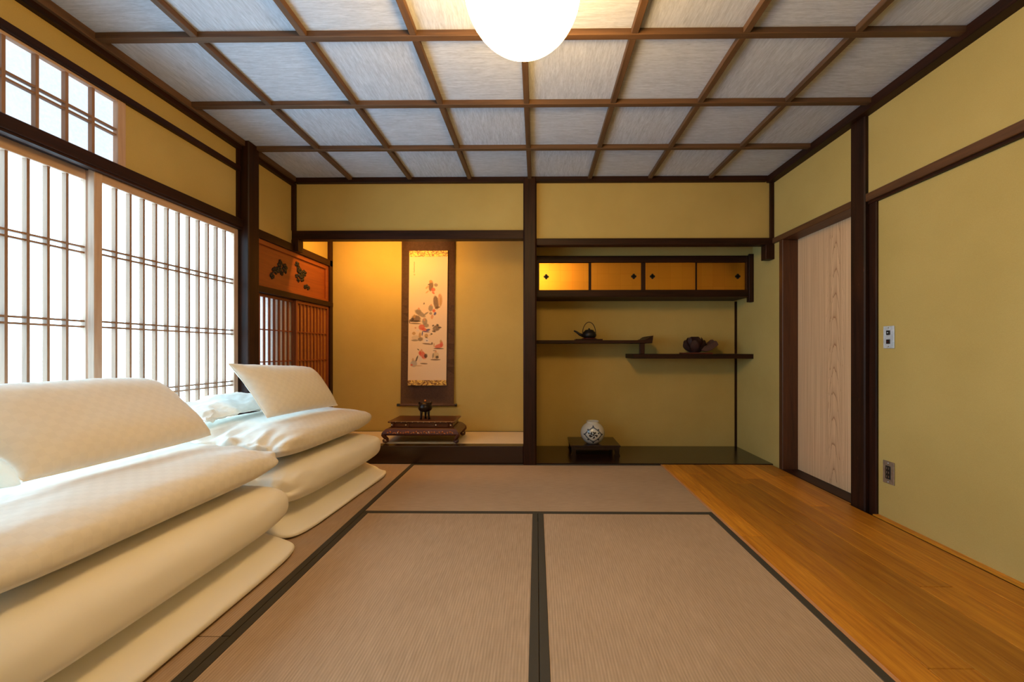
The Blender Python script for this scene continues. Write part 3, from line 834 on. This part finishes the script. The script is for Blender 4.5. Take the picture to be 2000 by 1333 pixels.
skewbox('brocade_strip', ((797, 743), (872, 743)), ((797, 753), (872, 753)), BROCADE)
bm = nb(); tube(bm, [(-1.282, YS - 0.008, 0.392), (-0.762, YS - 0.008, 0.392)], 0.011, 14); mk('roller', bm, SILK, sc, True)
for xa, xb in ((-1.308, -1.281), (-0.763, -0.746)):
    bm = nb(); tube(bm, [(xa, YS - 0.008, 0.392), (xb, YS - 0.008, 0.392)], 0.0135, 14); mk('roller_knob', bm, BLACK, sc, False)
bm = nb(); tube(bm, [(-1.266, YS - 0.004, 2.12), (-0.764, YS - 0.004, 2.12)], 0.008, 10); mk('top_rod', bm, dark('x'), sc, True)
bm = nb(); tube(bm, [(-1.15, YS - 0.004, 2.125), (-1.015, YS - 0.002, 2.22), (-0.88, YS - 0.004, 2.125)], 0.002, 6); mk('hanging_cord', bm, SILK, sc, True)

# ---- carved low altar table
TX0, TX1, TY0, TY1, TZ = -1.222, -0.672, 3.285, 3.575, 0.3215
ZF = 0.142
at = empty('altar_table', ((TX0 + TX1) / 2, (TY0 + TY1) / 2, ZF), 'low carved lacquer table with pearl inlay and scroll feet in the alcove', 'table')
bm = nb(); abox(bm, TX0, TX1, TY0, TY1, TZ - 0.014, TZ, 0.004); mk('top', bm, redwood('x'), at)
bm = nb(); abox(bm, TX0 + 0.02, TX1 - 0.02, TY0 + 0.018, TY1 - 0.018, TZ - 0.05, TZ - 0.0142, 0.002); mk('waist', bm, redwood('x'), at)
# flared apron: lofted rings
def ring(bm, x0, x1, y0, y1, z): return [bm.verts.new(p) for p in ((x0, y0, z), (x1, y0, z), (x1, y1, z), (x0, y1, z))]
bm = nb(); rr_ = []
for (o, z) in ((-0.035, TZ - 0.0502), (-0.012, TZ - 0.0502), (0.012, TZ - 0.062), (0.034, TZ - 0.085), (0.040, TZ - 0.100), (0.030, TZ - 0.112), (0.0, TZ - 0.112), (-0.035, TZ - 0.0502)):
    rr_.append(ring(bm, TX0 - o, TX1 + o, TY0 - o * 0.8, TY1 + o * 0.8, z))
for a, b in zip(rr_, rr_[1:]):
    for k in range(4): bm.faces.new((a[k], b[k], b[(k + 1) % 4], a[(k + 1) % 4]))
bmesh.ops.recalc_face_normals(bm, faces=bm.faces)
mk('apron', bm, redwood('x'), at)
bm = nb()
for k in range(26):
    x = TX0 + 0.0 + (TX1 - TX0) * (k + 0.5) / 26
    dz = 0.006 * math.sin(k * 1.9)
    bmesh.ops.create_icosphere(bm, subdivisions=1, radius=1, matrix=Matrix.Translation((x, TY0 - 0.026, TZ - 0.090 + dz)) @ Matrix.Rotation(k * 1.3, 4, 'Y') @ Matrix.Diagonal((0.014, 0.006, 0.007, 1)))
mk('apron_carving', bm, COPPER, at, True)
for fx in (0.03, 0.28, 0.70, 0.92): box('waist_post', TX0 + 0.02 + fx * 0.5, TX0 + 0.035 + fx * 0.5, TY0 + 0.006, TY0 + 0.0178, TZ - 0.048, TZ - 0.015, redwood('z'), at, 0.002)
for fx, zz, yo in [(0.06, -0.031, 0.004), (0.27, -0.031, 0.004), (0.72, -0.031, 0.004), (0.94, -0.031, 0.004), (0.17, -0.088, -0.033), (0.47, -0.089, -0.033), (0.63, -0.082, -0.031)]:
    bm = nb(); bmesh.ops.create_icosphere(bm, subdivisions=2, radius=0.006, matrix=Matrix.Translation((TX0 + fx * 0.55, TY0 + yo, TZ + zz)))
    mk('pearl_inlay', bm, PEARL, at, True)
for k in range(12):
    bm = nb(); bmesh.ops.create_icosphere(bm, subdivisions=1, radius=0.0028, matrix=Matrix.Translation((TX0 + 0.02 + k * 0.046, TY0 - 0.0005, TZ - 0.007)))
    mk('pearl_inlay', bm, PEARL, at, True)
for sx in (-1, 1):
    for sy in (-1, 1):
        bx = (TX0 - 0.012) if sx < 0 else (TX1 + 0.012); by = (TY0 - 0.004) if sy < 0 else (TY1 + 0.004)
        bm = nb(); pts = []; rad = []
        prof = [(0.012, -0.095, 0.020), (0.018, -0.112, 0.019), (0.006, -0.130, 0.016), (-0.010, -0.146, 0.013), (-0.012, -0.160, 0.012), (0.002, -0.1675, 0.0115), (0.016, -0.162, 0.010), (0.019, -0.152, 0.008), (0.011, -0.147, 0.006)]
        for (o, z, r) in prof:
            pts.append((bx + sx * o, by + sy * o * 0.5, TZ + z)); rad.append(r)
        tube(bm, pts, rad, 10); mk('leg', bm, redwood('z'), at, True)

# ---- incense burner on the table
BX, BY, BZ = -0.945, 3.40, TZ
ib = empty('incense_burner', (BX, BY, BZ), 'dark bronze three legged incense burner on the low table', 'incense burner')
bm = nb(); lathe(bm, [(0, 0.064), (0.030, 0.064), (0.050, 0.074), (0.058, 0.092), (0.056, 0.112), (0.050, 0.120), (0.055, 0.126), (0.046, 0.126), (0.044, 0.118), (0, 0.116)], BX, BY, BZ, 28); mk('bowl', bm, BRONZE, ib, True)
bm = nb(); lathe(bm, [(0.046, 0.1262), (0.042, 0.134), (0.026, 0.142), (0.012, 0.146), (0, 0.147)], BX, BY, BZ, 24); lid = mk('lid', bm, BRONZE, ib, True)
bm = nb(); bmesh.ops.create_uvsphere(bm, u_segments=12, v_segments=8, radius=0.011, matrix=Matrix.Translation((BX, BY, BZ + 0.153))); mk('knob', bm, COPPER, lid, True)
for k in range(3):
    a = math.radians(-155 + 120 * k + 15)
    px_, py_ = BX + 0.034 * math.cos(a), BY + 0.034 * math.sin(a)
    bm = nb(); tube(bm, [(px_, py_, BZ + 0.080), (px_, py_, BZ + 0.045), (px_ + 0.004 * math.cos(a), py_, BZ + 0.015), (px_ + 0.006 * math.cos(a), py_, BZ + 0.0006)], [0.012, 0.010, 0.008, 0.010], 10); mk('leg', bm, BRONZE, ib, True)
for s in (-1, 1):
    bm = nb(); abox(bm, BX + s * 0.050 - 0.005, BX + s * 0.050 + 0.005, BY - 0.014, BY + 0.014, BZ + 0.122, BZ + 0.148, 0.003); mk('ear', bm, BRONZE, ib)

# =================================================================== SHELF ALCOVE
YC = 3.485
cb = empty('wall_cabinet', (0.93, YC, 1.366), 'built in wall cabinet with four gold leaf sliding doors', 'cabinet')
box('body', 0.0, 1.84, YC + 0.03, YB - 0.001, 1.385, 1.72, lacquer('x'), cb, 0)
box('top_rail', 0.0, 1.826, YC - 0.004, YC + 0.03, 1.666, 1.7215, dark('x'), cb, 0.002)
box('bottom_rail', 0.0, 1.826, YC - 0.004, YC + 0.03, 1.372, 1.427, dark('x'), cb, 0.002)
box('bottom_board', 0.0, 1.84, YC + 0.0, YB - 0.001, 1.366, 1.3845, dark('x'), cb, 0.001)
box('center_post', 0.906, 0.941, YC - 0.002, YC + 0.03, 1.427, 1.666, dark('z'), cb, 0.001)
for xa, xb, xp, fr in ((0.0225, 0.452, 0.084, 1), (0.474, 0.905, 0.842, 0), (0.942, 1.373, 1.003, 0), (1.391, 1.806, 1.742, 1)):
    yf = YC + 0.006 + (0.008 if fr else 0.0)
    dr = box('door', xa, xb, yf, yf + 0.007, 1.428, 1.664, GOLD, cb, 0.001)
    bm = nb(); r_ = 0.0125
    for dx, dz in ((r_, 0), (-r_, 0), (0, r_), (0, -r_), (0, 0)):
        m = Matrix.Translation((xp + dx, yf - 0.001, 1.545 + dz)) @ Matrix.Rotation(math.pi / 2, 4, 'X')
        bmesh.ops.create_cone(bm, cap_ends=True, segments=14, radius1=0.0118, radius2=0.0105, depth=0.005, matrix=m)
    mk('pull', bm, BLACK, dr)
    box('door_stile', (xb + 0.0005) if fr and xa < 0.5 or (not fr and xa > 0.9) else (xa - 0.012), (xb + 0.012) if fr and xa < 0.5 or (not fr and xa > 0.9) else (xa - 0.0005), yf, yf + 0.008, 1.428, 1.664, dark('z'), dr, 0)
box('end_stile', 0.0005, 0.0222, YC - 0.002, YC + 0.03, 1.427, 1.666, dark('z'), cb, 0.001)
box('end_stile', 1.808, 1.828, YC - 0.005, YC + 0.03, 1.427, 1.7215, dark('z'), cb, 0.001)
box('hanging_post', 1.829, 1.8695, YC - 0.008, YC + 0.036, 1.322, 1.735, dark('z'), cb, 0.002)

sh = empty('staggered_shelf', (0.93, 3.63, 0.83), 'dark staggered wall shelves joined by a short post', 'shelf')
YSH = 3.482
box('upper_board', 0.0, 0.998, YSH, YB - 0.001, 0.966, 0.992, dark('x'), sh, 0.002)
box('lower_board', 0.834, 1.8695, YSH, YB - 0.001, 0.832, 0.872, dark('x'), sh, 0.002)
box('post', 0.897, 0.937, YSH + 0.01, YSH + 0.05, 0.872, 0.966, dark('z'), sh, 0.003)
bm = nb(); prism(bm, [(0.895, 0.9922), (0.93, 0.996), (0.965, 1.008), (0.99, 1.026), (1.008, 1.032), (1.006, 1.010), (1.0, 0.966), (0.9982, 0.9922)], 'y', YSH, YB - 0.001)
mk('curled_lip', bm, dark('y'), sh)

# kettle on a small tray
KX, KY, KZ = 0.47, 3.60, 0.992
tr = empty('tray', (KX - 0.005, KY, KZ), 'thin dark red lacquer tray under the kettle', 'tray')
box('tray_board', 0.345, 0.580, KY - 0.075, KY + 0.08, KZ + 0.0005, KZ + 0.012, dark('x'), tr, 0.002)
bm = nb(); lathe(bm, [(0, 0.0125), (0.062, 0.0125), (0.068, 0.018), (0.062, 0.020), (0, 0.019)], KX, KY, KZ, 28); mk('red_saucer', bm, REDLAC, tr, True)
KZ += 0.0195
kt = empty('kettle', (KX, KY, KZ), 'black iron kettle with arched handle on the upper shelf', 'kettle')
bm = nb(); lathe(bm, [(0, 0.001), (0.045, 0.001), (0.058, 0.010), (0.064, 0.026), (0.060, 0.044), (0.050, 0.060), (0.036, 0.066), (0, 0.066)], KX, KY, KZ, 32); mk('body', bm, IRON, kt, True)
bm = nb(); lathe(bm, [(0.042, 0.0635), (0.040, 0.072), (0.018, 0.078), (0.006, 0.079), (0.009, 0.088), (0, 0.091)], KX, KY, KZ, 24); mk('lid', bm, IRON, kt, True)
bm = nb(); tube(bm, [(KX - 0.050, KY, KZ + 0.022), (KX - 0.085, KY, KZ + 0.036), (KX - 0.112, KY, KZ + 0.056), (KX - 0.136, KY, KZ + 0.068)], [0.016, 0.012, 0.009, 0.006], 12); mk('spout', bm, IRON, kt, True)
bm = nb(); tube(bm, [(KX + 0.058 * math.cos(a), KY, KZ + 0.045 + 0.100 * math.sin(a)) for a in [math.radians(d) for d in range(0, 181, 10)]], 0.0032, 8); mk('handle', bm, IRON, kt, True)

# lotus carving on its board
LX0, LY0, LZ0 = 1.44, 3.61, 0.872
bb = box('display_board', 1.305, 1.545, LY0 - 0.075, LY0 + 0.08, LZ0 + 0.0004, LZ0 + 0.012, wood('reddish_board', lin(84, 34, 18), lin(112, 50, 28), 'x'), None, 0.002)
tag(bb, 'thin reddish board under the lotus carving', 'board')
lt = empty('lotus_carving', (LX0, LY0, LZ0 + 0.012), 'dark carved lotus with open angular petals on the lower shelf', 'carving')
CX_, CY_, CZ_ = 1.413, LY0, LZ0 + 0.073
def petal(az, rx, rz, half, p0, p1, flare, name='petal', pointed=True):
    """cupped blade wrapped on an ellipsoid, its tip flaring outward"""
    bm = nb(); g = []; N, M = 10, 7
    for i in range(N):
        q = i / (N - 1); ph = math.radians(p0 + (p1 - p0) * q); row = []
        w = half * (math.sin(math.pi * (0.25 + 0.72 * q)) ** 0.8 if pointed else 0.75 + 0.25 * q)
        k = 1 + flare * q ** 3
        for j in range(M):
            e = (j / (M - 1) - 0.5) * 2
            a_ = az + math.radians(w) * e
            r = rx * math.cos(ph) * k * (1 + 0.06 * e * e)
            row.append(bm.verts.new((CX_ + r * math.cos(a_), CY_ + 0.88 * r * math.sin(a_), CZ_ + rz * math.sin(ph) * (1 + 0.1 * q))))
        g.append(row)
    for a_, b_ in zip(g, g[1:]):
        for j in range(M - 1): bm.faces.new((a_[j], a_[j + 1], b_[j + 1], b_[j]))
    bmesh.ops.solidify(bm, geom=list(bm.faces), thickness=0.006)
    bmesh.ops.recalc_face_normals(bm, faces=bm.faces)
    zmin = min(v.co.z for v in bm.verts)
    if zmin < LZ0 + 0.0125: bmesh.ops.translate(bm, verts=bm.verts, vec=(0, 0, LZ0 + 0.0125 - zmin))
    mk(name, bm, CARVED, lt, True)
bm = nb(); lathe(bm, [(0, 0.0125), (0.042, 0.0125), (0.056, 0.035), (0.060, 0.060), (0.046, 0.085), (0.02, 0.098), (0, 0.100)], CX_, CY_, LZ0, 24); mk('heart', bm, CARVED, lt, True)
for k in range(6): petal(k * math.pi / 3 - 1.9, 0.080, 0.066, 31, -62, 44, 0.50)
for k in range(5): petal(k * 2 * math.pi / 5 - 1.3, 0.068, 0.084, 34, -40, 56, 0.42)
petal(-2.9, 0.092, 0.060, 34, -60, 35, 0.10)
petal(1.2, 0.062, 0.088, 48, -30, 58, 0.25, 'tall_petal', False)
for dy0, dz0, nm in ((-0.050, 0.0, 'folded_leaf'), (0.012, 0.012, 'folded_leaf')):
    bm = nb()
    poly = [(1.455, 0.030), (1.500, 0.020), (1.545, 0.036), (1.588, 0.066), (1.606, 0.082), (1.590, 0.112), (1.574, 0.118), (1.548, 0.096), (1.505, 0.074), (1.462, 0.068)]
    prism(bm, [(x, LZ0 + z + dz0) for x, z in poly], 'y', LY0 + dy0, LY0 + dy0 + 0.034)
    bmesh.ops.bevel(bm, geom=list(bm.edges), offset=0.003, segments=1, affect='EDGES')
    mk(nm, bm, CARVED, lt)

# display stand and vase
SX0, SX1, SY0, SY1, SZ = 0.288, 0.712, 3.405, 3.745, 0.098
st = empty('display_stand', ((SX0 + SX1) / 2, (SY0 + SY1) / 2, 0.006), 'low dark wooden display stand under the porcelain vase', 'stand')
box('top', SX0, SX1, SY0, SY1, SZ - 0.014, SZ, lacquer('x'), st, 0.003)
box('apron', SX0 + 0.015, SX1 - 0.015, SY0 + 0.010, SY0 + 0.026, SZ - 0.040, SZ - 0.0142, lacquer('x'), st, 0.001)
box('apron', SX0 + 0.015, SX1 - 0.015, SY1 - 0.026, SY1 - 0.010, SZ - 0.040, SZ - 0.0142, lacquer('x'), st, 0.001)
for xa in (SX0 + 0.008, SX1 - 0.048):
    for ya in (SY0 + 0.006, SY1 - 0.04):
        bm = nb(); prism(bm, [(xa, SZ - 0.0142), (xa + 0.04, SZ - 0.0142), (xa + 0.036, 0.03), (xa + 0.044, 0.0064), (xa - 0.004, 0.0064), (xa + 0.004, 0.03)], 'y', ya, ya + 0.034)
        mk('leg', bm, lacquer('z'), st)
VX, VY, VZ = 0.487, 3.50, SZ + 0.0005
pr = []
for k in range(161):
    a = -math.pi / 2 + math.radians(26) + (math.pi - math.radians(26) - math.radians(31)) * k / 160
    pr.append((0.1035 * math.cos(a), 0.0955 + 0.0995 * math.sin(a) - 0.0063))
pr = [(0, 0.0)] + pr + [(0.051, 0.1815), (0.054, 0.190), (0.0535, 0.1925), (0.049, 0.191), (0.046, 0.182), (0.075, 0.14), (0.05, 0.04), (0, 0.03)]
pr = [(r, max(z, 0.0)) for r, z in pr]
bm = nb(); rings = lathe(bm, pr, VX, VY, VZ, 360)
cl = bm.verts.layers.float_color.new('Col')
white = np.array(lin(206, 204, 200)[:3]); ink = np.array(lin(24, 28, 44)[:3]); inkl = np.array(lin(104, 116, 134)[:3])
vc = math.radians(-94)       # azimuth the painted medallion faces
for v in bm.verts:
    dx, dy, dz = v.co.x - VX, v.co.y - VY, v.co.z - VZ - 0.0895
    rad = math.hypot(dx, dy); c = white.copy()
    if rad > 0.03 and v.co.z < VZ + 0.178 and rad > 0.08 - 0.5 * (v.co.z > VZ + 0.1) * 0.1 - (v.co.z < VZ + 0.1) * 0.05:
        az = math.atan2(dy, dx) - vc
        az = (az + math.pi) % (2 * math.pi) - math.pi
        u, w = az * 0.1 / 0.074, dz / 0.062
        L1 = abs(u) ** 1.25 + abs(w) ** 1.25
        if abs(L1 - 1.0) < 0.085: c = ink * 0.85 + inkl * 0.15
        if abs(L1 - 0.86) < 0.03: c = inkl
        r2 = math.hypot(u * 1.05, (w + 0.05) * 1.2); th = math.atan2(w + 0.05, u)
        if r2 < 0.50 and math.sin(th * 5 + r2 * 6) > -0.25 and r2 > 0.06: c = ink
        for (fu, fw, fr) in ((0.0, 0.02, 0.10), (-0.22, 0.3, 0.10), (0.22, 0.3, 0.10), (-0.36, -0.12, 0.15), (0.36, -0.12, 0.13), (0.0, -0.42, 0.08), (0, 0.36, 0.08)):
            if math.hypot(u - fu, w - fw) < fr: c = ink
        if math.hypot(u, w + 0.22) < 0.07: c = white
        for (fu, fw) in ((-0.66, 0.66), (0.66, 0.66), (-0.66, -0.7), (0.66, -0.7), (0, 1.1), (0, -1.12), (-1.1, 0.0), (1.1, 0.0), (-0.5, 0.2), (0.6, 0.2), (-0.55, 0.36)):
            if math.hypot(u - fu, w - fw) < 0.115: c = inkl * 0.3 + ink * 0.7
    v[cl] = (*c, 1)
vs = mk('porcelain_vase', bm, m_attr('glazed_porcelain', 0.25, 0.6), None, True)
tag(vs, 'round white porcelain vase with blue medallion on the dark stand', 'vase')

# =================================================================== WALL PLATES
XW = 1.886
sw = empty('light_switch', (XW, 2.167, 0.914), 'steel light switch plate with two dark buttons on the plaster wall', 'switch')
box('plate', XW - 0.006, XW - 0.0002, 2.134, 2.200, 0.914, 1.034, STEEL, sw, 0.002)
for z in (0.998, 0.950):
    b = box('button', XW - 0.010, XW - 0.0055, 2.155, 2.179, z - 0.012, z + 0.012, BLACK, sw, 0.002)
    bm = nb(); abox(bm, XW - 0.0112, XW - 0.0098, 2.164, 2.170, z - 0.003, z + 0.003); mk('indicator', bm, REDLAC if z < 0.97 else STEEL, b)
for z in (0.924, 1.024):
    bm = nb(); bmesh.ops.create_cone(bm, cap_ends=True, segments=10, radius1=0.003, radius2=0.003, depth=0.002, matrix=Matrix.Translation((XW - 0.0065, 2.167, z)) @ Matrix.Rotation(math.pi / 2, 4, 'Y')); mk('screw', bm, STEEL_BROWN, sw)
po = empty('wall_outlet', (XW, 2.168, 0.190), 'bronze coloured outlet plate low on the plaster wall', 'outlet')
box('plate', XW - 0.006, XW - 0.0002, 2.134, 2.203, 0.190, 0.310, STEEL_BROWN, po, 0.002)
ins = box('socket_insert', XW - 0.009, XW - 0.0055, 2.153, 2.184, 0.215, 0.285, BLACK, po, 0.002)
for z in (0.228, 0.250, 0.272):
    for y in (2.162, 2.174):
        box('slot', XW - 0.0096, XW - 0.0088, y - 0.0016, y + 0.0016, z - 0.006, z + 0.006, STEEL_BROWN, ins, 0)
for z in (0.200, 0.300):
    bm = nb(); bmesh.ops.create_cone(bm, cap_ends=True, segments=10, radius1=0.003, radius2=0.003, depth=0.002, matrix=Matrix.Translation((XW - 0.0065, 2.168, z)) @ Matrix.Rotation(math.pi / 2, 4, 'Y')); mk('screw', bm, STEEL, po)
